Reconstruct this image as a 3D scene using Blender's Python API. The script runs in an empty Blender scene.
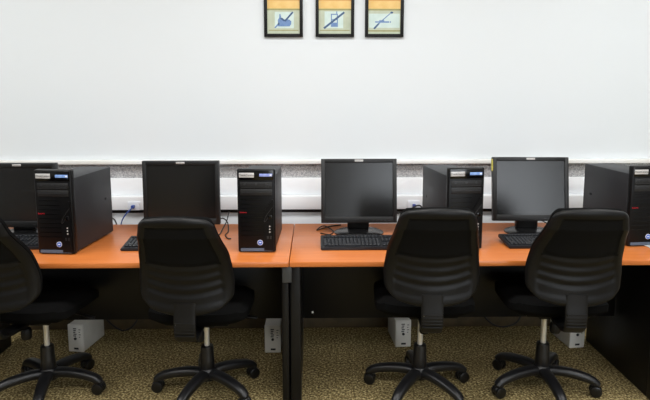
import bpy, bmesh, math, random
from mathutils import Vector, Matrix, Euler
random.seed(7)
C = bpy.context.scene.collection
PI = math.pi
R = math.radians

# ------------------------------------------------------------------ materials
def mat(name, col, rough=0.5, metal=0.0, spec=0.5, noise=None, bump=None, coat=0.0):
    m = bpy.data.materials.new(name); m.use_nodes = True
    nt = m.node_tree; b = nt.nodes['Principled BSDF']
    b.inputs['Base Color'].default_value = (*col, 1)
    b.inputs['Roughness'].default_value = rough
    b.inputs['Metallic'].default_value = metal
    b.inputs['Specular IOR Level'].default_value = spec
    b.inputs['Coat Weight'].default_value = coat
    tc = nt.nodes.new('ShaderNodeTexCoord')
    if noise:                       # (scale, second colour, low, high)
        sc, c2, lo, hi = noise
        n = nt.nodes.new('ShaderNodeTexNoise'); n.inputs['Scale'].default_value = sc
        n.inputs['Detail'].default_value = 6
        r = nt.nodes.new('ShaderNodeValToRGB')
        r.color_ramp.elements[0].position = lo; r.color_ramp.elements[0].color = (*col, 1)
        r.color_ramp.elements[1].position = hi; r.color_ramp.elements[1].color = (*c2, 1)
        nt.links.new(tc.outputs['Object'], n.inputs['Vector'])
        nt.links.new(n.outputs['Fac'], r.inputs['Fac'])
        nt.links.new(r.outputs['Color'], b.inputs['Base Color'])
    if bump:                        # (scale, strength)
        n2 = nt.nodes.new('ShaderNodeTexNoise'); n2.inputs['Scale'].default_value = bump[0]
        n2.inputs['Detail'].default_value = 4
        bp = nt.nodes.new('ShaderNodeBump'); bp.inputs['Strength'].default_value = bump[1]
        bp.inputs['Distance'].default_value = 0.002
        nt.links.new(tc.outputs['Object'], n2.inputs['Vector'])
        nt.links.new(n2.outputs['Fac'], bp.inputs['Height'])
        nt.links.new(bp.outputs['Normal'], b.inputs['Normal'])
    return m

def s2l(r, g, b):
    f = lambda c: (c/255/12.92) if c/255 <= .04045 else ((c/255+.055)/1.055)**2.4
    return (f(r), f(g), f(b))

M = {}
M['wall'] = mat('white_wall_paint', s2l(213, 218, 221), .6, bump=(180, .05))
M['ceiling'] = mat('ceiling_paint', s2l(225, 225, 222), .8, bump=(90, .1))
M['room'] = mat('room_paint', s2l(150, 151, 152), .8, bump=(90, .1))
M['ledge'] = mat('white_ledge_paint', s2l(232, 233, 232), .35, noise=(3, s2l(222, 221, 214), .4, .7))
M['trunk'] = mat('white_trunking_plastic', s2l(236, 239, 242), .4, noise=(6, s2l(230, 233, 237), .4, .7))
M['gap'] = mat('dark_gap_strip', s2l(14, 14, 15), .6, bump=(60, .1))
M['skirt'] = mat('brown_skirting', s2l(84, 70, 46), .6, noise=(14, s2l(70, 58, 38), .4, .65))
M['black_plastic'] = mat('black_plastic', s2l(13, 13, 14), .45, spec=.3, bump=(500, .15))
M['chair_shell'] = mat('chair_shell_plastic', s2l(11, 11, 12), .42, spec=.27, bump=(420, .25))
M['chair_fabric'] = mat('black_chair_fabric', s2l(9, 9, 9), .95, spec=.06, noise=(300, s2l(13, 13, 13), .35, .7), bump=(350, .4))
M['chair_panel'] = mat('chair_back_insert', s2l(11, 11, 11), .8, spec=.12, noise=(300, s2l(15, 15, 15), .35, .7), bump=(420, .2))
M['leg_plastic'] = mat('black_base_plastic', s2l(18, 18, 20), .38, spec=.5, bump=(300, .1))
M['wheel'] = mat('caster_nylon', s2l(15, 15, 16), .3, spec=.5, bump=(100, .05))
M['chrome'] = mat('chrome', s2l(225, 224, 220), .35, .55, bump=(40, .02))
M['steel'] = mat('dark_steel', s2l(70, 70, 72), .35, .8, bump=(80, .05))
M['grey_bracket'] = mat('grey_bracket_paint', s2l(66, 68, 70), .4, .3, bump=(80, .05))
M['desk_panel'] = mat('black_desk_panel', s2l(11, 11, 12), .4, spec=.3, bump=(260, .1))
M['case'] = mat('tower_case_steel', s2l(43, 44, 47), .5, .25, spec=.4, bump=(600, .15))
M['bezel'] = mat('tower_bezel_plastic', s2l(12, 12, 13), .35, spec=.22, bump=(500, .06))
M['bezel_gloss'] = mat('tower_gloss_plastic', s2l(10, 10, 11), .15, spec=.5, bump=(50, .02))
M['drive'] = mat('drive_cover_plastic', s2l(19, 19, 20), .5, bump=(400, .1))
M['badge'] = mat('badge_silver', s2l(196, 194, 192), .4, .2, bump=(200, .05))
M['badge_ink'] = mat('badge_ink', s2l(60, 55, 55), .5, bump=(200, .02))
M['sticker_blue'] = mat('sticker_blue', s2l(112, 150, 214), .4, noise=(60, s2l(150, 180, 228), .4, .7))
M['sticker_violet'] = mat('sticker_violet', s2l(128, 142, 208), .4, noise=(60, s2l(165, 175, 225), .4, .7))
M['sticker_white'] = mat('sticker_white', s2l(225, 228, 235), .4, bump=(200, .02))
M['sticker_round'] = mat('sticker_round_blue', s2l(60, 100, 190), .35, noise=(120, s2l(90, 130, 210), .4, .7))
M['red'] = mat('red_lettering', s2l(176, 22, 36), .45, bump=(200, .02))
M['strip'] = mat('tower_foot_strip', s2l(92, 108, 128), .35, .3, bump=(200, .05))
M['mon'] = mat('monitor_plastic', s2l(21, 22, 23), .42, spec=.4, bump=(500, .1))
M['mon_base'] = mat('monitor_base_plastic', s2l(20, 20, 21), .22, spec=.5, bump=(300, .05))
M['screen'] = mat('monitor_screen', s2l(20, 20, 20), .2, spec=.55, bump=(900, .05))
M['key'] = mat('key_plastic', s2l(23, 26, 32), .42, spec=.5, bump=(600, .1))
M['kb'] = mat('keyboard_plastic', s2l(20, 22, 27), .45, bump=(600, .1))
M['ups'] = mat('ivory_box_plastic', s2l(205, 203, 196), .5, noise=(8, s2l(190, 188, 180), .4, .7))
M['ups_front'] = mat('ivory_front_plastic', s2l(220, 218, 212), .45, bump=(100, .05))
M['ink'] = mat('black_print', s2l(30, 30, 32), .6, bump=(100, .02))
M['cable_black'] = mat('black_cable', s2l(18, 18, 20), .5, bump=(200, .1))
M['cable_blue'] = mat('blue_network_cable', s2l(36, 66, 140), .45, bump=(200, .1))
M['cable_tan'] = mat('beige_cable', s2l(150, 132, 100), .5, bump=(200, .1))
M['frame'] = mat('black_frame_wood', s2l(9, 8, 8), .5, spec=.25, bump=(120, .1))
M['poster'] = mat('poster_sage', s2l(172, 180, 158), .5, noise=(20, s2l(186, 193, 172), .4, .7))
M['poster_light'] = mat('poster_pale', s2l(188, 206, 200), .5, noise=(20, s2l(200, 216, 212), .4, .7))
M['poster_yellow'] = mat('poster_yellow', s2l(222, 188, 118), .5, noise=(20, s2l(214, 174, 98), .4, .7))
M['poster_orange'] = mat('poster_orange', s2l(206, 132, 62), .5, noise=(20, s2l(214, 146, 74), .4, .7))
M['poster_olive'] = mat('poster_olive', s2l(140, 136, 84), .5, noise=(20, s2l(150, 148, 98), .4, .7))
M['icon'] = mat('icon_blue', s2l(92, 124, 170), .5, noise=(40, s2l(108, 138, 182), .4, .7))
M['icon_dark'] = mat('icon_navy', s2l(48, 78, 118), .5, noise=(40, s2l(60, 90, 130), .4, .7))
M['note'] = mat('sticky_note_paper', s2l(196, 186, 84), .7, noise=(40, s2l(180, 170, 76), .4, .7))
M['socket'] = mat('socket_plastic', s2l(222, 226, 234), .4, bump=(60, .03))

def carpet_mat():
    m = bpy.data.materials.new('speckled_carpet'); m.use_nodes = True
    nt = m.node_tree; b = nt.nodes['Principled BSDF']; b.inputs['Roughness'].default_value = .95
    b.inputs['Specular IOR Level'].default_value = .1
    tc = nt.nodes.new('ShaderNodeTexCoord')
    v = nt.nodes.new('ShaderNodeTexNoise'); v.inputs['Scale'].default_value = 90; v.inputs['Detail'].default_value = 5; v.inputs['Roughness'].default_value = .7
    r = nt.nodes.new('ShaderNodeValToRGB')
    e = r.color_ramp.elements
    e[0].position = .36; e[0].color = (*s2l(50, 42, 27), 1)
    e[1].position = .50; e[1].color = (*s2l(124, 107, 70), 1)
    x = e.new(.64); x.color = (*s2l(218, 202, 150), 1)
    n2 = nt.nodes.new('ShaderNodeTexNoise'); n2.inputs['Scale'].default_value = 5; n2.inputs['Detail'].default_value = 4
    r2 = nt.nodes.new('ShaderNodeValToRGB')
    r2.color_ramp.elements[0].position = .35; r2.color_ramp.elements[0].color = (.80, .80, .78, 1)
    r2.color_ramp.elements[1].position = .65; r2.color_ramp.elements[1].color = (1, 1, 1, 1)
    mx = nt.nodes.new('ShaderNodeMix'); mx.data_type = 'RGBA'; mx.blend_type = 'MULTIPLY'; mx.inputs[0].default_value = 1
    bp = nt.nodes.new('ShaderNodeBump'); bp.inputs['Strength'].default_value = .7; bp.inputs['Distance'].default_value = .006
    L = nt.links.new
    L(tc.outputs['Object'], v.inputs['Vector']); L(tc.outputs['Object'], n2.inputs['Vector'])
    L(v.outputs['Fac'], r.inputs['Fac']); L(n2.outputs['Fac'], r2.inputs['Fac'])
    L(r.outputs['Color'], mx.inputs[6]); L(r2.outputs['Color'], mx.inputs[7])
    L(mx.outputs[2], b.inputs['Base Color'])
    L(v.outputs['Fac'], bp.inputs['Height']); L(bp.outputs['Normal'], b.inputs['Normal'])
    return m
M['carpet'] = carpet_mat()

def terrazzo_mat():
    m = bpy.data.materials.new('grey_terrazzo'); m.use_nodes = True
    nt = m.node_tree; b = nt.nodes['Principled BSDF']; b.inputs['Roughness'].default_value = .5
    tc = nt.nodes.new('ShaderNodeTexCoord')
    v = nt.nodes.new('ShaderNodeTexVoronoi'); v.inputs['Scale'].default_value = 210
    r = nt.nodes.new('ShaderNodeValToRGB'); e = r.color_ramp.elements
    e[0].position = .0; e[0].color = (*s2l(130, 131, 134), 1)
    e[1].position = 1; e[1].color = (*s2l(196, 196, 196), 1)
    x = e.new(.5); x.color = (*s2l(166, 167, 169), 1)
    nt.links.new(tc.outputs['Object'], v.inputs['Vector'])
    sp = nt.nodes.new('ShaderNodeSeparateColor')
    nt.links.new(v.outputs['Color'], sp.inputs[0]); nt.links.new(sp.outputs[0], r.inputs['Fac'])
    nt.links.new(r.outputs['Color'], b.inputs['Base Color'])
    return m
M['terrazzo'] = terrazzo_mat()

def laminate_mat():
    m = bpy.data.materials.new('cherry_laminate'); m.use_nodes = True
    nt = m.node_tree; b = nt.nodes['Principled BSDF']
    b.inputs['Roughness'].default_value = .3; b.inputs['Specular IOR Level'].default_value = .6
    tc = nt.nodes.new('ShaderNodeTexCoord'); mp = nt.nodes.new('ShaderNodeMapping')
    mp.inputs['Scale'].default_value = (.6, 9, 9)
    n = nt.nodes.new('ShaderNodeTexNoise'); n.inputs['Scale'].default_value = 5; n.inputs['Detail'].default_value = 8; n.inputs['Roughness'].default_value = .65
    r = nt.nodes.new('ShaderNodeValToRGB'); e = r.color_ramp.elements
    e[0].position = .3; e[0].color = (*s2l(186, 102, 46), 1)
    e[1].position = .7; e[1].color = (*s2l(202, 120, 60), 1)
    L = nt.links.new
    L(tc.outputs['Object'], mp.inputs['Vector']); L(mp.outputs['Vector'], n.inputs['Vector'])
    L(n.outputs['Fac'], r.inputs['Fac']); L(r.outputs['Color'], b.inputs['Base Color'])
    return m
M['laminate'] = laminate_mat()

# ------------------------------------------------------------------ mesh helpers
class MB:
    def __init__(s): s.bm = bmesh.new(); s.mats = []; s.cur = 0
    def m(s, name):
        if name not in s.mats: s.mats.append(name)
        s.cur = s.mats.index(name); return s
    def _merge(s, tb, mtx=None):
        if mtx is not None: bmesh.ops.transform(tb, matrix=mtx, verts=tb.verts)
        for f in tb.faces: f.material_index = s.cur
        me = bpy.data.meshes.new('tmp'); tb.to_mesh(me); tb.free()
        s.bm.from_mesh(me); bpy.data.meshes.remove(me)
        return s
    def box(s, x0, x1, y0, y1, z0, z1, bev=0, seg=2, mtx=None):
        tb = bmesh.new(); bmesh.ops.create_cube(tb, size=1)
        for v in tb.verts: v.co = Vector(((x0+x1)/2+v.co.x*(x1-x0), (y0+y1)/2+v.co.y*(y1-y0), (z0+z1)/2+v.co.z*(z1-z0)))
        if bev: bmesh.ops.bevel(tb, geom=list(tb.edges), offset=bev, segments=seg, affect='EDGES', profile=.5)
        return s._merge(tb, mtx)
    def cyl(s, p0, p1, r0, r1=None, seg=20, bev=0):
        r1 = r0 if r1 is None else r1; p0, p1 = Vector(p0), Vector(p1); d = p1-p0
        tb = bmesh.new(); bmesh.ops.create_cone(tb, cap_ends=True, segments=seg, radius1=r0, radius2=r1, depth=d.length)
        if bev:
            ed = [e for e in tb.edges if all(abs(abs(v.co.z)-d.length/2) < 1e-6 for v in e.verts)]
            bmesh.ops.bevel(tb, geom=ed, offset=bev, segments=2, affect='EDGES', profile=.5)
        q = Vector((0, 0, 1)).rotation_difference(d.normalized()).to_matrix().to_4x4()
        return s._merge(tb, Matrix.Translation((p0+p1)/2) @ q)
    def sphere(s, c, rx, ry=None, rz=None, seg=16):
        tb = bmesh.new(); bmesh.ops.create_uvsphere(tb, u_segments=seg, v_segments=seg//2, radius=1)
        return s._merge(tb, Matrix.Translation(c) @ Matrix.Diagonal((rx, ry or rx, rz or rx, 1)))
    def lathe(s, prof, seg=32, c=(0, 0, 0), sx=1, sy=1):
        tb = bmesh.new(); rings = []
        for r, z in prof:
            rings.append([tb.verts.new((c[0]+sx*r*math.cos(2*PI*k/seg), c[1]+sy*r*math.sin(2*PI*k/seg), c[2]+z)) for k in range(seg)])
        for a, b in zip(rings, rings[1:]):
            for k in range(seg): tb.faces.new((a[k], a[(k+1) % seg], b[(k+1) % seg], b[k]))
        tb.faces.new(rings[0][::-1]); tb.faces.new(rings[-1])
        return s._merge(tb)
    def sweep(s, pts, sizes, n=16, power=2.0):
        """closed tube along pts; sizes = (half width, half height) per point; superellipse section"""
        tb = bmesh.new(); pts = [Vector(p) for p in pts]; rings = []
        prev = None
        for i, p in enumerate(pts):
            t = (pts[min(i+1, len(pts)-1)]-pts[max(i-1, 0)]).normalized()
            if prev is None:
                up = Vector((0, 0, 1)) if abs(t.z) < .9 else Vector((0, 1, 0))
                a = t.cross(up).normalized()
            else: a = (prev-t*prev.dot(t)).normalized()
            prev = a; b = a.cross(t).normalized()
            w, h = sizes[i] if isinstance(sizes, list) else sizes
            ring = []
            for k in range(n):
                c_, s_ = math.cos(2*PI*k/n), math.sin(2*PI*k/n)
                ring.append(tb.verts.new(p+a*w*math.copysign(abs(c_)**(2/power), c_)+b*h*math.copysign(abs(s_)**(2/power), s_)))
            rings.append(ring)
        for A, B in zip(rings, rings[1:]):
            for k in range(n): tb.faces.new((A[k], A[(k+1) % n], B[(k+1) % n], B[k]))
        tb.faces.new(rings[0][::-1]); tb.faces.new(rings[-1])
        bmesh.ops.recalc_face_normals(tb, faces=tb.faces)
        return s._merge(tb)
    def prism(s, pts, y0, y1, mtx=None):
        """outline in x,z pulled from y0 (front) to y1"""
        tb = bmesh.new()
        A = [tb.verts.new((x, y0, z)) for x, z in pts]; B = [tb.verts.new((x, y1, z)) for x, z in pts]
        n = len(pts)
        tb.faces.new(A); tb.faces.new(B[::-1])
        for k in range(n): tb.faces.new((A[k], B[k], B[(k+1) % n], A[(k+1) % n]))
        bmesh.ops.recalc_face_normals(tb, faces=tb.faces)
        return s._merge(tb, mtx)
    def text(s, body, size, loc, thick=.0004, mtx=None, align='CENTER'):
        cu = bpy.data.curves.new('txt', 'FONT'); cu.body = body; cu.size = size; cu.align_x = align; cu.align_y = 'CENTER'; cu.extrude = thick
        o = bpy.data.objects.new('txt', cu)
        me = bpy.data.meshes.new_from_object(o)
        tb = bmesh.new(); tb.from_mesh(me)
        bpy.data.objects.remove(o); bpy.data.curves.remove(cu); bpy.data.meshes.remove(me)
        q = Matrix.Translation(loc) @ Matrix.Rotation(PI/2, 4, 'X')       # faces -Y
        return s._merge(tb, (mtx @ q) if mtx is not None else q)
    def build(s, name, parent=None, mtx=None, smooth=True, angle=40):
        if mtx is not None: bmesh.ops.transform(s.bm, matrix=mtx, verts=s.bm.verts)
        me = bpy.data.meshes.new(name); s.bm.to_mesh(me); s.bm.free()
        for k in s.mats: me.materials.append(M[k])
        if smooth:
            for p in me.polygons: p.use_smooth = True
            me.set_sharp_from_angle(angle=R(angle))
        o = bpy.data.objects.new(name, me); C.objects.link(o)
        if parent is not None: o.parent = parent
        return o

def thing(name, label, cat, loc=(0, 0, 0), rz=0, group=None):
    o = bpy.data.objects.new(name, None); C.objects.link(o); o.empty_display_size = .05
    o.location = loc; o.rotation_euler = (0, 0, rz)
    return tag(o, label, cat, group)
def tag(o, label, cat, group=None):
    o['label'] = label; o['category'] = cat
    if group: o['group'] = group
    return o
def struct(o): o['kind'] = 'structure'; return o
def kids(o): return [c for c in bpy.data.objects if c.parent is o]
def copy_tree(o, parent=None):
    c = o.copy(); C.objects.link(c)
    if parent is not None: c.parent = parent
    for ch in kids(o): copy_tree(ch, c)
    return c
def smooth_path(pts, n=8):
    """Catmull-Rom through pts"""
    P = [Vector(p) for p in pts]; P = [P[0]*2-P[1]]+P+[P[-1]*2-P[-2]]; out = []
    for i in range(1, len(P)-2):
        for k in range(n):
            t = k/n
            out.append(.5*((2*P[i])+(-P[i-1]+P[i+1])*t+(2*P[i-1]-5*P[i]+4*P[i+1]-P[i+2])*t*t+(-P[i-1]+3*P[i]-3*P[i+1]+P[i+2])*t**3))
    out.append(P[-2]); return out

# ------------------------------------------------------------------ setting
WY = .18            # face of the back wall
XL, XR, YF, ZC = -3.6, 3.8, -6.2, 2.9
struct(MB().m('carpet').box(XL, XR, YF, WY, -.06, 0).build('floor'))
struct(MB().m('ceiling').box(XL, XR, YF, WY, ZC, ZC+.06).build('ceiling'))
struct(MB().m('wall').box(XL, XR, WY, WY+.1, -.06, ZC+.06).build('wall_back'))
struct(MB().m('room').box(XL-.1, XL, YF, WY+.1, -.06, ZC+.06).build('wall_left'))
struct(MB().m('room').box(XR, XR+.1, YF, WY+.1, -.06, ZC+.06).build('wall_right'))
wx0, wx1, wz0, wz1 = .85, 3.6, .4, 2.6      # daylight window opening behind the camera
wf = MB().m('room').box(XL-.1, wx0, YF-.1, YF, -.06, ZC+.06).box(wx1, XR+.1, YF-.1, YF, -.06, ZC+.06)
wf.box(wx0, wx1, YF-.1, YF, -.06, wz0).box(wx0, wx1, YF-.1, YF, wz1, ZC+.06)
struct(wf.build('wall_front'))
fw = MB().m('ledge')
for a in (wx0, (wx0+wx1)/2-.03, wx1-.06): fw.box(a, a+.06, YF-.08, YF-.03, wz0, wz1)
for a in (wz0, wz1-.06): fw.box(wx0, wx1, YF-.08, YF-.03, a, a+.06)
struct(fw.build('window_1'))
struct(MB().m('skirt').box(XL, XR, WY-.014, WY, 0, .1, .003).build('baseboard_back'))
struct(MB().m('ledge').box(XL, XR, WY-.045, WY, 1.062, 1.086, .004).build('trim_1'))                 # lip under the white wall board
struct(MB().m('terrazzo').box(XL, XR, WY-.006, WY, .955, 1.062).build('trim_2'))                     # speckled band
up = MB().m('trunk').box(XL, XR, WY-.02, WY, .868, .972, .003)
struct(up.build('trim_3'))                                                                           # upper trunking
lo = MB().m('trunk').box(XL, XR, WY-.075, WY, .786, .868, .003)
struct(lo.build('trim_4'))                                                                           # lower trunking
struct(MB().m('gap').box(XL, XR, WY-.046, WY, .763, .786).build('trim_5'))                           # black strip below it, its colour standing in for a dark gap
struct(MB().m('trunk').box(XL, XR, WY-.04, WY, .62, .763, .003).build('trim_6'))

# ------------------------------------------------------------------ framed signs
def framed_sign(name, label, x, kind):
    w, z0, h = .231, 1.826, .31
    t = thing(name, label, 'framed sign', (x, WY, z0), 0, 'framed prohibition signs on the wall')
    f = MB().m('frame'); b = .019
    f.box(-w/2, -w/2+b, -.02, 0, 0, h, .002).box(w/2-b, w/2, -.02, 0, 0, h, .002)
    f.box(-w/2+b, w/2-b, -.02, 0, 0, b, .002).box(-w/2+b, w/2-b, -.02, 0, h-b, h, .002)
    f.build('frame', t)
    p = MB(); iw = w/2-b
    p.m('poster').box(-iw, iw, -.008, -.001, b, h-b)
    p.m('poster_olive').box(-iw, iw, -.0086, -.008, .156, .166)
    p.m('poster_yellow').box(-iw, iw, -.0086, -.008, .166, .213)
    p.m('poster_orange').box(-iw, iw, -.0086, -.008, .213, h-b)
    if kind != 'cigarette': p.m('poster_olive').box(-iw+.008, iw-.008, -.0086, -.008, .037, .042)
    else: p.m('poster_olive').box(-iw, iw, -.0086, -.008, .033, .041)
    if kind == 'food': p.m('poster_light').box(-.052, .062, -.0086, -.008, .052, .146)
    elif kind == 'phone': p.m('poster_light').box(-.062, .05, -.0086, -.008, .052, .15)
    else: p.m('poster_light').box(-iw+.004, iw-.004, -.0086, -.008, .055, .138)
    po = p.build('poster', t)
    i = MB(); y0, y1 = -.0095, -.0086
    if kind == 'food':
        i.m('icon').prism([(-.032, .062), (.036, .062), (.045, .075), (.047, .092), (.035, .102), (.012, .104), (-.004, .098), (-.012, .112), (-.018, .134), (-.024, .134), (-.026, .112), (-.034, .1)], y0, y1)
        i.prism([(-.055, .055), (-.048, .051), (-.022, .078), (-.03, .084)], y0, y1)
        i.build('food_icon', po)
        s = MB().m('icon_dark').prism([(.004, .095), (.012, .089), (.06, .143), (.052, .149)], y0-.0006, y0)
        s.prism([(-.021, .11), (-.012, .1), (.004, .09), (.01, .098), (-.008, .112)], y0-.0006, y0)
        s.build('strike_bar', po)
    elif kind == 'phone':
        i.m('icon').box(-.024, -.018, y0, y1, .06, .136).box(.012, .018, y0, y1, .06, .136).box(-.018, .012, y0, y1, .13, .136).box(-.018, .012, y0, y1, .06, .085).box(-.018, .012, y0, y1, .1, .105)
        i.box(.008, .014, y0, y1, .136, .15)
        i.build('phone_icon', po)
        s = MB().m('icon_dark').prism([(-.07, .055), (-.061, .047), (.06, .141), (.052, .149)], y0-.0006, y0)
        s.build('strike_bar', po)
    else:
        i.m('icon').box(-.055, .03, y0, y1, .085, .093).box(-.03, .0, y0, y1, .093, .099).box(.034, .04, y0, y1, .085, .093)
        i.build('cigarette_icon', po)
        s = MB().m('icon_dark').prism([(-.066, .052), (-.056, .046), (-.028, .078), (-.036, .083)], y0-.0006, y0).sphere((.044, y0, .144), .009, .001, .006)
        s.m('icon').prism([(-.036, .081), (-.03, .078), (.042, .142), (.038, .145)], y0-.0006, y0)
        s.build('strike_bar', po)
    return t
framed_sign('framed_sign', 'leftmost black framed sign on the wall, blue food symbol struck through', -.075, 'food')
framed_sign('framed_sign', 'middle black framed sign on the wall, blue mobile phone symbol struck through', .232, 'phone')
framed_sign('framed_sign', 'rightmost black framed sign on the wall, thin blue cigarette line struck through', .528, 'cigarette')

# ------------------------------------------------------------------ desks
DT = .73; DF, DB = -.78, -.03
def make_desk(x0, x1, label, brk, bolts):
    t = thing('desk', label, 'desk', ((x0+x1)/2, (DF+DB)/2, 0), 0, 'two-seat computer desks')
    w = (x1-x0)/2; d = (DB-DF)/2
    MB().m('laminate').box(-w, w, -d, d, DT-.026, DT, .004, 2).build('desktop', t)
    for s in (-1, 1):
        ex0, ex1 = (-w+.001, -w+.052) if s < 0 else (w-.036, w-.001)
        p = MB().m('desk_panel')
        prof = []
        e = p.box(ex0+.003, ex1-.003, -d+.05, d-.015, 0, DT-.026, .002)
        e.box(ex0, ex1, -d+.027, -d+.09, 0, DT-.026, .009, 3)
        pn = e.build('end_panel', t)
        if s == brk:
            MB().m('grey_bracket').box(ex0+.004, ex1+.014, -d+.012, -d+.0255, DT-.105, DT-.027, .004, 3).build('bracket', pn)
    mp = MB().m('desk_panel').box(-w+.041, w-.041, .04, .058, .285, DT-.026, .002).build('modesty_panel', t)
    for bx in bolts:
        MB().m('chrome').lathe([(.001, 0), (.006, 0), (.006, .003), (.003, .005), (.0005, .0053)], 14).build('bolt', mp, Matrix.Translation((bx, .04, .32)) @ Matrix.Rotation(PI/2, 4, 'X'))
    return t
make_desk(-1.755, -.012, 'left-hand orange-topped black desk carrying the two dark-screened monitors', 1, [-.7])
make_desk(-.009, 1.79, 'right-hand orange-topped black desk carrying the two grey-lit monitors', 0, [-.795])

# ------------------------------------------------------------------ computer towers
def make_tower(label, loc, rz, stk):
    """local origin: bottom middle of the case; front faces -Y"""
    t = thing('computer_tower', label, 'computer', loc, rz, 'black computer towers on the desks')
    W = .183; yf = -.215
    cs = MB().m('case').box(-.0865, .0865, yf+.03, .215, .008, .368, .004)
    for sx in (-.06, .06):
        for sy in (-.15, .17): cs.m('bezel').cyl((sx, sy, 0), (sx, sy, .01), .012)
    case = cs.build('case', t)
    # side latch recesses and rear screws
    for q in (-1, 1): MB().m('bezel').box(q*.0875-.0007, q*.0875, .13, .16, .2, .212, .0003).build('side_latch', case)
    b = MB().m('bezel')
    b.box(-W/2, W/2, yf, yf+.034, .004, .411, .007, 3)
    b.prism([(.036, .012), (.083, .012), (.083, .262), (.074, .262), (.036, .20)], yf-.006, yf+.002)           # raised right strip with slanted top
    bz = b.build('bezel', t)
    hd = MB().m('bezel_gloss').box(-.084, .084, yf-.002, yf+.004, .358, .406, .0015).build('header_panel', bz)
    d = MB().m('drive')
    d.box(-.076, .076, yf-.0025, yf+.004, .318, .348, .001)
    d.box(-.076, .076, yf-.0025, yf+.004, .284, .314, .001)
    d.build('drive_cover', bz)
    k = MB().m('steel')
    for bx in (-.055, 0, .05): k.cyl((bx, yf-.0035, .338), (bx, yf-.002, .338), .006)
    k.box(-.07, .07, yf-.0035, yf-.002, .3215, .3235).box(-.07, .07, yf-.0035, yf-.002, .2975, .2995)
    k.build('drive_buttons', bz)
    g = MB().m('bezel_gloss')
    for q in range(9): g.box(-.076, .03, yf-.0012, yf+.004, .262-q*.022, .264-q*.022)
    g.build('grille_lines', bz)
    bd = MB().m('badge').box(-.081, -.009, yf-.0032, yf-.0016, .370, .393, .0005)
    bd.m('badge_ink').text('ThinkCentre', .0135, (-.045, yf-.0034, .3815))
    bd.build('badge', hd)
    if stk:
        s = MB().m(stk).box(.016, .078, yf-.0032, yf-.0016, .3745, .3885, .0005)
        s.m('sticker_white').box(.066, .076, yf-.0034, yf-.003, .3775, .3855)
        s.build('sticker', hd)
    MB().m('red').text('lenovo', .0125, (-.064, yf-.0008, .2), .0006).build('red_lettering', bz)
    # crescent power button surround
    pts = smooth_path([(.08, yf-.0062, .228), (.058, yf-.0066, .2), (.044, yf-.0068, .178), (.038, yf-.0068, .156), (.046, yf-.0068, .16), (.056, yf-.0068, .176)], 5)
    MB().m('steel').sweep(pts, (.0013, .0012), 8).build('power_crescent', bz)
    MB().m('bezel_gloss').cyl((.066, yf-.009, .18), (.066, yf-.005, .18), .010, bev=.0015).build('power_button', bz)
    pr = MB().m('badge')
    for zz in (.132, .118, .104): pr.cyl((.064, yf-.0075, zz), (.064, yf-.0055, zz), .0034, seg=12)
    pr.m('steel').box(.05, .058, yf-.0072, yf-.0055, .07, .084).box(.064, .072, yf-.0072, yf-.0055, .07, .084)
    pr.build('front_ports', bz)
    rs = MB().m('sticker_white').cyl((.016, yf-.0016, .05), (.016, yf+.001, .05), .0135, seg=24)
    rs.m('sticker_round').cyl((.016, yf-.0022, .05), (.016, yf+.001, .05), .0115, seg=24)
    rs.m('sticker_white').prism([(.008, .049), (.014, .053), (.024, .052), (.018, .048)], yf-.0028, yf-.0022)
    rs.build('round_sticker', bz)
    MB().m('strip').prism([(-.078, .008), (.078, .008), (.052, .022), (-.078, .022)], yf-.004, yf+.002).build('foot_strip', bz)
    return t
make_tower('leftmost black computer tower, its plain dark side showing on the right', (-1.113, -.425, DT), R(-5.5), 'sticker_blue')
make_tower('black computer tower beside the desk seam, lilac-blue sticker top right', (-.167, -.410, DT), R(-1.5), 'sticker_violet')
make_tower('black computer tower between the two grey-lit monitors, half behind a chair', (.823, -.387, DT), R(6.5), 'sticker_blue')
make_tower('black computer tower cut off by the right edge, dark side facing left', (1.755, -.335, DT), R(5.5), 'sticker_blue')

# ------------------------------------------------------------------ monitors
def make_monitor(label, x, y, rz, tilt, dz=0):
    """local origin: middle of the foot on the desk; screen faces -Y"""
    t = thing('monitor', label, 'monitor', (x, y, DT), rz, 'black flat monitors on the desks')
    MB().m('mon_base').lathe([(.1, 0), (1, 0), (1, .006), (.9, .012), (.5, .017), (.1, .02)], 40, c=(0, -.045, 0), sx=.136, sy=.115).build('base', t)
    nk = MB().m('mon').box(-.06, .06, -.01, .035, .012, .26, .01, 3)
    nk.box(-.06, .06, .005, .05, .2, .28, .006)
    nk.build('neck', t)
    W, H = .416, .352
    T = Matrix.Translation((0, -.03, .245+dz)) @ Matrix.Rotation(-tilt, 4, 'X')
    f = MB().m('mon'); bw, bb = .022, .034; h = H/2
    f.box(-W/2, -W/2+bw, -.012, .022, -h, h, .003).box(W/2-bw, W/2, -.012, .022, -h, h, .003)
    f.box(-W/2+bw-.004, W/2-bw+.004, -.012, .022, h-bw, h, .003).box(-W/2+bw-.004, W/2-bw+.004, -.012, .022, -h, -h+bb, .003)
    fr = f.build('screen_frame', t, T)
    MB().m('mon').box(-W/2+.003, W/2-.003, .015, .03, -h+.003, h-.003, .004).box(-.15, .15, .028, .06, -.12, .12, .015, 3).build('back_cover', t, T)
    MB().m('screen').box(-W/2+bw-.003, W/2-bw+.003, -.006, .014, -h+bb-.003, h-bw+.003).build('screen', t, T)
    lb = MB().m('badge').box(-.023, .023, -.0135, -.0118, h-.0155, h-.0045, .0006)
    lb.m('badge_ink').text('ThinkVision', .0085, (0, -.0136, h-.0102), .0003)
    lb.build('badge', fr, T)
    bt = MB().m('steel')
    for k in range(5): bt.box(.07+k*.022, .085+k*.022, -.0128, -.0115, -h+.012, -h+.0165)
    bt.build('buttons', fr, T)
    return t
make_monitor('dark black-screened monitor cut off by the left edge of the photo', -1.50, -.205, R(0), R(1), -.03)
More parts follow.
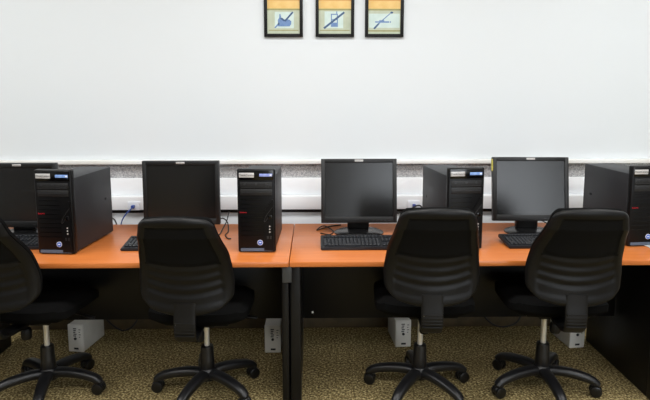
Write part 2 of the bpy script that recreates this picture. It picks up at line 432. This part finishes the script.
make_monitor('dark black-screened monitor left of the desk seam, behind a chair back', -.62, -.205, R(0), R(1), -.02)
make_monitor('left-hand grey-lit monitor, right of the desk seam with full keyboard before it', .352, -.205, R(0), R(9), -.012)
mn = make_monitor('grey-lit monitor nearest the right, yellow note on its left edge', 1.30, -.21, R(-2), R(9), -.004)
st = MB().m('note').box(-.2115, -.2085, -.016, .012, .10, .165, .0008).build('sticky_note', None, mn.matrix_basis @ Matrix.Translation((0, -.03, .241)) @ Matrix.Rotation(-R(9), 4, 'X'))
tag(st, 'thin yellow sticky note on left edge of right-hand monitor', 'note')

# ------------------------------------------------------------------ keyboards
def make_keyboard(label, x, y, rz):
    t = thing('keyboard', label, 'keyboard', (x, y, DT), rz, 'black keyboards on the desks')
    W, D = .45, .175
    b = MB().m('kb')
    tb = bmesh.new()
    sl = lambda yy: .014+.02*(yy+D/2)/D
    for z in (0, 1):
        for xx, yy in ((-W/2, -D/2), (W/2, -D/2), (W/2, D/2), (-W/2, D/2)):
            tb.verts.new((xx, yy, sl(yy) if z else max(0, sl(yy)-.02)))
    tb.verts.ensure_lookup_table(); v = tb.verts
    for q in ((3, 2, 1, 0), (4, 5, 6, 7), (0, 1, 5, 4), (1, 2, 6, 5), (2, 3, 7, 6), (3, 0, 4, 7)): tb.faces.new([v[i] for i in q])
    bmesh.ops.bevel(tb, geom=list(tb.edges), offset=.004, segments=2, affect='EDGES')
    b._merge(tb)
    body = b.build('body', t)
    for s in (-1, 1):
        MB().m('kb').box(s*.18-.012, s*.18+.012, D/2-.026, D/2-.012, 0, .018, .002).build('foot', t)
    k = MB().m('key'); th = math.atan(.02/D)
    T = lambda xx, yy: Matrix.Translation((xx, yy, sl(yy))) @ Matrix.Rotation(th, 4, 'X')
    rows = [-.058, -.038, -.018, .002, .022, .056]
    for j, yy in enumerate(rows):
        xs = -.21
        while xs < .065:
            w = .0165
            if j == 0 and -.15 < xs < -.14+.02: w = .11
            if j in (1,) and xs < -.2: w = .036
            k.box(-w/2, w/2, -.0082, .0082, -.001, .007, .0016, 1, T(xs+w/2, yy)); xs += w+.0025
        for q in range(3):
            if j in (2,): continue
            if j == 1 and q != 1: continue
            k.box(-.0082, .0082, -.0082, .0082, -.001, .007, .0016, 1, T(.092+q*.019, yy))
        for q in range(4):
            if j == 5 and q > 1: continue
            k.box(-.0082, .0082, -.0082, .0082, -.001, .007, .0016, 1, T(.155+q*.019, yy))
    ko = k.build('keys', t); ko['kind'] = 'stuff'
    return t
make_keyboard('black keyboard mostly hidden between the leftmost chair and leftmost tower', -1.48, -.47, 0)
make_keyboard('black keyboard whose left corner shows beside the second chair from left', -.622, -.505, 0)
make_keyboard('black keyboard in open view right of the desk seam', .363, -.51, 0)
make_keyboard('black keyboard before the right-hand monitor, right end behind a chair', 1.3, -.495, R(1))

# ------------------------------------------------------------------ boxes under the desks
def make_power_box(label, x, y, rz, h=.165):
    t = thing('power_box', label, 'power box', (x, y, 0), rz, 'small ivory power boxes on the floor')
    w, d = .092, .24
    body = MB().m('ups').box(-w/2, w/2, -d/2+.012, d/2, 0, h, .006, 3).build('body', t)
    f = MB().m('ups_front').box(-w/2-.001, w/2+.001, -d/2, -d/2+.014, 0, h+.001, .005, 3)
    fp = f.build('front_panel', t)
    p = MB().m('ink'); y0, y1 = -d/2-.0006, -d/2+.0005
    for q in range(5): p.box(-.012+.002*(q % 2), .008-.003*(q % 3), y0, y1, h-.026-q*.011, h-.020-q*.011)
    for q in range(4): p.box(.022, .034-.004*(q % 2), y0, y1, h-.03-q*.015, h-.026-q*.015)
    p.box(-.012, .016, y0, y1, .016, .027)
    p.build('printed_marks', fp)
    MB().m('ink').cyl((0, -d/2-.004, .082), (0, -d/2+.001, .082), .008, seg=16).build('switch', fp)
    return t
make_power_box('ivory power box beneath left desk, right of the leftmost chair base', -1.262, -.03, R(-9))
make_power_box('ivory power box on the carpet beside the black panels under the desk seam', -.136, -.06, 0)
make_power_box('ivory power box behind the stem of the second chair from right', .622, .0, R(4))
make_power_box('ivory power box near the right end panel, behind the rightmost chair', 1.642, -.03, R(6))

# ------------------------------------------------------------------ office chairs
def arm_mesh():
    pts = smooth_path([(.012, 0, .098), (.07, 0, .107), (.14, 0, .103), (.2, 0, .092), (.24, 0, .078), (.262, 0, .06)], 5)
    n = len(pts); sz = []
    for i in range(n):
        q = i/(n-1); sz.append((.031-.009*q, .024-.005*q))
    m = MB().m('leg_plastic').sweep(pts, sz, 18, 2.6)
    m.sphere((.259, 0, .063), .019, .019, .014)
    return m
def caster_mesh():
    m = MB().m('wheel')
    for s in (-1, 1):
        m.cyl((.255, s*.006, .029), (.255, s*.026, .029), .029, seg=24, bev=.006)
    m.cyl((.255, -.01, .027), (.255, .01, .027), .010)
    m.m('leg_plastic').sphere((.257, 0, .036), .027, .021, .024)
    m.cyl((.259, 0, .05), (.259, 0, .07), .008)
    return m
def back_surface():
    """returns shell and cushion meshes; z up from bottom edge at 0 to H, x across, -y to the rear"""
    H = .45; NU, NV = 60, 120
    def base(v):
        P = [(0, .198), (.1, .206), (.24, .209), (.5, .196), (.75, .173), (.92, .156), (1, .150)]
        for (a, wa), (b, wb) in zip(P, P[1:]):
            if v <= b:
                k = (v-a)/(b-a); return wa+(wb-wa)*(k*k*(3-2*k)*.4+k*.6)
        return P[-1][1]
    def hw(v):
        z = v*H; w = base(v); r = .045; rb = .062
        if H-z < r: w -= r*(1-math.sqrt(max(0, 1-((r-(H-z))/r)**2)))
        if z < rb: w -= rb*1.5*(1-math.sqrt(max(0, 1-((rb-z)/rb)**2)))
        return max(w, .02)
    ss = lambda a, b, x: (lambda t: t*t*(3-2*t))(min(1, max(0, (x-a)/(b-a))))
    def point(i, j, rear):
        u = -1+2*i/NU
        u = math.copysign(abs(u)**.85, u)
        v = j/NV; v = .5-.5*math.cos(PI*v)*.999 if True else v
        w = hw(v); x = u*w
        z = v*H + .016*(1-u*u)*(v-.5)*2
        d = min((1-abs(u))*w, v*H, (1-v)*H)
        yc = .24*x*x/.2 + .045*math.sin(PI*min(1, v*1.25))*1.0      # wraps round the sitter, lumbar pushed forward
        rim = math.sqrt(max(0, 1-(1-min(1, d/.024))**2))
        if rear:
            y = yc-.016*rim
            y += .0075*ss(.030, .05, d)*(.45+.55*ss(.1, .5, v))                              # inner panel set in from the raised border
            if .12 < v < .60:
                q = (v-.035*u*u-.15)/.088
                if 0 < q < 4: y += .0052*(.5-.5*math.cos(2*PI*q))*ss(.036, .056, d)
        else:
            y = yc+.05*math.sqrt(max(0, 1-(1-min(1, d/.06))**2))+.004
        return Vector((x, y, z))
    def skin(rear, mname):
        bm = bmesh.new()
        A = [[bm.verts.new(point(i, j, rear)) for i in range(NU+1)] for j in range(NV+1)]
        def flat(i, j):
            p = point(i, j, rear); u = -1+2*i/NU; u = math.copysign(abs(u)**.85, u)
            v = .5-.5*math.cos(PI*j/NV)*.999
            p.y = .24*p.x*p.x/.2+.045*math.sin(PI*min(1, v*1.25))+.004; return p
        B = {}
        for j in range(NV+1):
            for i in range(NU+1):
                if i in (0, NU) or j in (0, NV): B[i, j] = A[j][i]
                else: B[i, j] = bm.verts.new(flat(i, j))
        for j in range(NV):
            for i in range(NU):
                bm.faces.new((A[j][i], A[j][i+1], A[j+1][i+1], A[j+1][i]))
                try: bm.faces.new((B[i, j], B[i, j+1], B[i+1, j+1], B[i+1, j]))
                except ValueError: pass
        bmesh.ops.recalc_face_normals(bm, faces=bm.faces)
        ins = set()
        if rear:
            for j in range(NV):
                for i in range(NU):
                    p = A[j][i].co; v = .5-.5*math.cos(PI*j/NV)*.999; u = -1+2*i/NU; u = math.copysign(abs(u)**.85, u)
                    if v > .46 and min((1-abs(u))*hw(v), (1-v)*H) > .034: ins.add((round(p.x, 5), round(p.y, 5), round(p.z, 5)))
        m = MB().m(mname); m._merge(bm)
        if rear:
            m.m('chair_panel')
            for f in m.bm.faces:
                if sum((round(q.co.x, 5), round(q.co.y, 5), round(q.co.z, 5)) in ins for q in f.verts) >= 3: f.material_index = m.cur
        return m
    return skin(True, 'chair_shell'), skin(False, 'chair_fabric')

def make_chair(label, loc, rz):
    t = thing('office_chair', label, 'chair', loc, rz, 'black swivel chairs pushed up to the desks')
    am = None
    for k in range(5):
        if k == 0:
            leg = arm_mesh().build('leg', t); cas = caster_mesh().build('caster', leg)
        else:
            leg2 = leg.copy(); C.objects.link(leg2); leg2.parent = t
            c2 = cas.copy(); C.objects.link(c2); c2.parent = leg2
            leg2.rotation_euler = (0, 0, 2*PI*k/5)
    MB().m('leg_plastic').lathe([(.03, .072), (.046, .074), (.05, .1), (.044, .122), (.036, .13), (.034, .135)], 28).build('hub', t)
    MB().m('leg_plastic').lathe([(.034, .125), (.036, .13), (.034, .18), (.0335, .182), (.032, .235), (.03, .245), (.012, .247)], 28).build('column_cover', t)
    MB().m('chrome').cyl((0, 0, .24), (0, 0, .44), .0135, seg=20).build('gas_lift', t)
    up = []
    sm = MB().m('chair_fabric')
    # seat cushion: rounded slab with waterfall front
    bm = bmesh.new(); bmesh.ops.create_cube(bm, size=1)
    bmesh.ops.subdivide_edges(bm, edges=list(bm.edges), cuts=11, use_grid_fill=True)
    for v in bm.verts:
        x, y, z = v.co*2
        # squircle plan
        l = (abs(x)**4+abs(y)**4)**.25 or 1; mx = max(abs(x), abs(y)); k = mx/l
        px, py = x*k*.235, y*k*.235
        e = max(0, (mx-.75)/.25)
        zz = .043*z*(math.sqrt(max(0, 1-e*e*.85)))
        if z > 0: zz += -.012*math.exp(-((px/.12)**2+((py+.03)/.14)**2))
        zz -= .03*max(0, (y-.6)/.4)**2
        zz += .02*max(0, (-y-.5)/.5)**2
        v.co = Vector((px, py-.04, .507+zz))
    sm._merge(bm); up.append(sm.build('seat_cushion', t, angle=60))
    pan = MB().m('chair_shell').box(-.15, .15, -.2, .14, .457, .478, .008, 3)
    up.append(pan.build('seat_pan', t))
    mc = MB().m('black_plastic').box(-.07, .07, -.13, .1, .42, .458, .008, 3).box(-.035, .035, -.05, .05, .4, .43, .006)
    up.append(mc.build('tilt_mechanism', t))
    lv = MB().m('black_plastic').sweep(smooth_path([(.05, .02, .435), (.14, .02, .432), (.2, .015, .424)], 5), (.0055, .0055), 10)
    lv.sweep([(.195, .015, .425), (.215, .013, .421), (.25, .01, .416), (.255, .01, .415)], [(.006, .005), (.014, .006), (.013, .006), (.005, .004)], 12)
    up.append(lv.build('height_lever', t))
    # support bar of the back: from under the seat, out and up
    jb = MB().m('black_plastic')
    pts = smooth_path([(0, -.08, .447), (0, -.22, .45), (0, -.34, .462), (0, -.378, .488), (0, -.388, .53), (0, -.382, .59), (0, -.378, .64)], 6)
    n = len(pts); jb.sweep(pts, [(.03+.018*min(1, i/(n*.5)), .011) for i in range(n)], 20, 4)
    jo = jb.build('back_support', t); up.append(jo)
    rb = MB().m('black_plastic')
    for q in range(5):
        rb.box(-.042, .042, -.4, -.388, .494+q*.014, .501+q*.014, .002)
    rb.build('ribs', jo)
    kb = MB().m('black_plastic').lathe([(.004, 0), (.02, 0), (.024, .008), (.024, .042), (.02, .05), (.008, .052)], 20, c=(0, -.15, .366))
    up.append(kb.build('tension_knob', t))
    sc = MB().m('chrome').cyl((-.037, -.388, .553), (-.037, -.3995, .553), .003, seg=12)
    sc.build('screw', jo)
    sh, cu = back_surface()
    T = Matrix.Translation((0, -.381, .597)) @ Matrix.Rotation(R(16.5), 4, 'X')
    sho = sh.build('back_shell', t, T, angle=75); up.append(sho)
    up.append(cu.build('back_cushion', t, T, angle=75))
    return t

UPPER = ('seat', 'tilt', 'height', 'back', 'tension')
chair0 = make_chair('black swivel chair cut off by the left edge of the photo', (0, 0, 0), 0)
def place_chair(src, label, x, y, rz, base_rot, dz):
    c = src if label is None else copy_tree(src)
    if label: c['label'] = label
    c.location = (x, y, 0); c.rotation_euler = (0, 0, rz)
    k = 0
    for ch in kids(c):
        if ch.name.startswith('leg'):
            ch.rotation_euler = (0, 0, base_rot+2*PI*k/5-rz); k += 1
        elif ch.name.startswith(UPPER): ch.location = (0, 0, dz)
    return c
copies = [('black swivel chair second from left, in front of the dark monitor', -.433, -.6, R(-2.5), R(34), -.028),
          ('black swivel chair second from right, before the tower between grey-lit monitors', .637, -.605, R(-3.5), R(19), .005),
          ('black swivel chair on the right, nearest the black end panel', 1.264, -.6, R(-3.5), R(-18), 0)]
for lb, x, y, rz, br, dz in copies: place_chair(chair0, lb, x, y, rz, br, dz)
place_chair(chair0, None, -1.235, -.585, R(-8), R(-5), -.018)

# ------------------------------------------------------------------ sockets and cables
def socket(label, x):
    t = thing('network_socket', label, 'socket', (x, WY-.075, .812), 0, 'network sockets on the trunking')
    MB().m('socket').box(-.036, .036, -.008, 0, -.026, .026, .002).build('plate', t)
    MB().m('ink').box(-.008, .008, -.0088, -.007, -.008, .007).build('port', t)
    return t
socket('white network socket on the trunking, blue plug right of the leftmost tower', -.99)
socket('white network socket on the trunking, just right of the left-hand grey-lit monitor', .715)
def cable(name, pts, r, m, label, cat='cable'):
    o = MB().m(m).sweep(smooth_path(pts, 8), (r, r), 8).build(name)
    return tag(o, label, cat)
def plug(pts, x, label):
    t = thing('network_cable', label, 'cable', (x, WY-.075, .812), 0)
    T = Matrix.Translation((-x, -(WY-.075), -.812))
    MB().m('cable_blue').sweep(smooth_path(pts, 8), (.0035, .0035), 8).build('cord', t, T)
    MB().m('cable_blue').box(-.009, .009, -.034, -.008, -.009, .008, .002).build('plug', t)
plug([(-.99, .1, .812), (-.992, .06, .805), (-1.02, .04, .775), (-1.045, .035, .73), (-1.055, .035, .66), (-1.05, .04, .5)], -.99, 'blue network cable plugged in right of the leftmost tower, falling behind the desk')
plug([(.715, .1, .812), (.71, .07, .80), (.69, .05, .775), (.67, .04, .73), (.66, .035, .6)], .715, 'blue network cable plugged in just right of the left-hand grey-lit monitor')
r = .0035; zt = DT+r
cable('power_cable', [(-1.07, -.1, .84), (-1.10, -.03, .80), (-1.12, .03, .765), (-1.085, .045, .73), (-1.06, .045, .6)], .004, 'cable_black', 'black cable dropping behind the desk right of the leftmost tower')
cable('monitor_cable', [(-.50, -.16, .80), (-.46, -.15, .77), (-.42, -.12, .785), (-.385, -.16, .77), (-.372, -.22, zt+.001), (-.376, -.30, zt), (-.352, -.37, zt), (-.335, -.375, zt)], r, 'cable_black', 'thin black cable looping onto the desk left of the seam-side tower')
cable('video_cable', [(-.395, -.02, .80), (-.40, -.1, .76), (-.405, -.2, .745), (-.41, -.28, zt), (-.43, -.36, zt)], r, 'cable_black', 'short black cable hanging beside the stand of the second monitor')
cable('monitor_cable', [(.26, -.08, zt), (.2, -.11, zt), (.155, -.16, zt), (.12, -.2, zt), (.16, -.15, zt+.012), (.21, -.22, zt), (.19, -.3, zt), (.14, -.27, zt)], r, 'cable_black', 'black cable curled on the desk left of the left-hand grey-lit monitor foot')
cable('power_cable', [(.45, -.1, .80), (.54, -.06, .795), (.64, -.04, .80), (.72, .0, .83), (.76, .03, .80), (.79, .02, .72), (.79, .02, .6)], .0045, 'cable_black', 'black cable strung behind the left-hand grey-lit monitor and the tower beside it')
cable('monitor_cable', [(1.37, -.09, .79), (1.42, -.16, .765), (1.47, -.24, zt), (1.5, -.3, zt)], r, 'cable_black', 'black cable beside the stand of the right-hand monitor')
cable('floor_cable', [(-1.2, .13, .08), (-1.14, .1, .045), (-1.08, .08, .03), (-1.02, .08, .06), (-.98, .1, .14), (-.97, .11, .3)], .005, 'cable_black', 'black cable loop behind the leftmost ivory box')
cable('floor_cable', [(.09, -.2, .42), (.095, -.2, .3), (.105, -.19, .235), (.125, -.19, .225), (.14, -.18, .29), (.14, -.18, .42)], .004, 'cable_black', 'black cable loop hanging under the right desk near the seam')
cable('floor_cable', [(.165, -.15, .42), (.16, -.15, .3), (.15, -.16, .25), (.143, -.17, .24)], .004, 'cable_tan', 'beige cable end hanging under the right desk near the seam')
cable('floor_cable', [(1.12, .1, .25), (1.16, .08, .12), (1.22, .04, .065), (1.3, .03, .06), (1.38, .05, .1), (1.42, .08, .25)], .005, 'cable_black', 'black cable sagging under the right desk behind the rightmost chair')

# ------------------------------------------------------------------ lamps of the room, world, camera
def lamp(x, y, w, d, e, col=(1, .995, .985)):
    l = bpy.data.lights.new('ceiling_lamp', 'AREA'); l.shape = 'RECTANGLE'; l.size = w; l.size_y = d; l.energy = e; l.color = col
    o = bpy.data.objects.new('ceiling_lamp', l); C.objects.link(o); o.location = (x, y, ZC-.03)
for x in (-2.1, 0.1, 2.3):
    for y, e in ((-1.25, 46), (-3.0, 44), (-5.2, 16)): lamp(x, y, 1.2, .5, e)
w = bpy.data.worlds.new('World'); bpy.context.scene.world = w; w.use_nodes = True
w.node_tree.nodes['Background'].inputs[0].default_value = (.8, .85, .9, 1); w.node_tree.nodes['Background'].inputs[1].default_value = 7

cd = bpy.data.cameras.new('Camera'); cam = bpy.data.objects.new('Camera', cd); C.objects.link(cam)
cd.sensor_fit = 'HORIZONTAL'; cd.sensor_width = 36; cd.lens = 577.5*36/650
cam.location = (.108, -3.362, 1.532)
cam.rotation_euler = (R(90-7.5), 0, R(-1.05))
cd.shift_y = -(200-162.5)/650; cd.clip_start = .05
sc = bpy.context.scene; sc.camera = cam
sc.view_settings.view_transform = 'Standard'; sc.view_settings.look = 'None'
sc.view_settings.exposure = -0.38; sc.view_settings.gamma = 1; sc.view_settings.use_curve_mapping = False
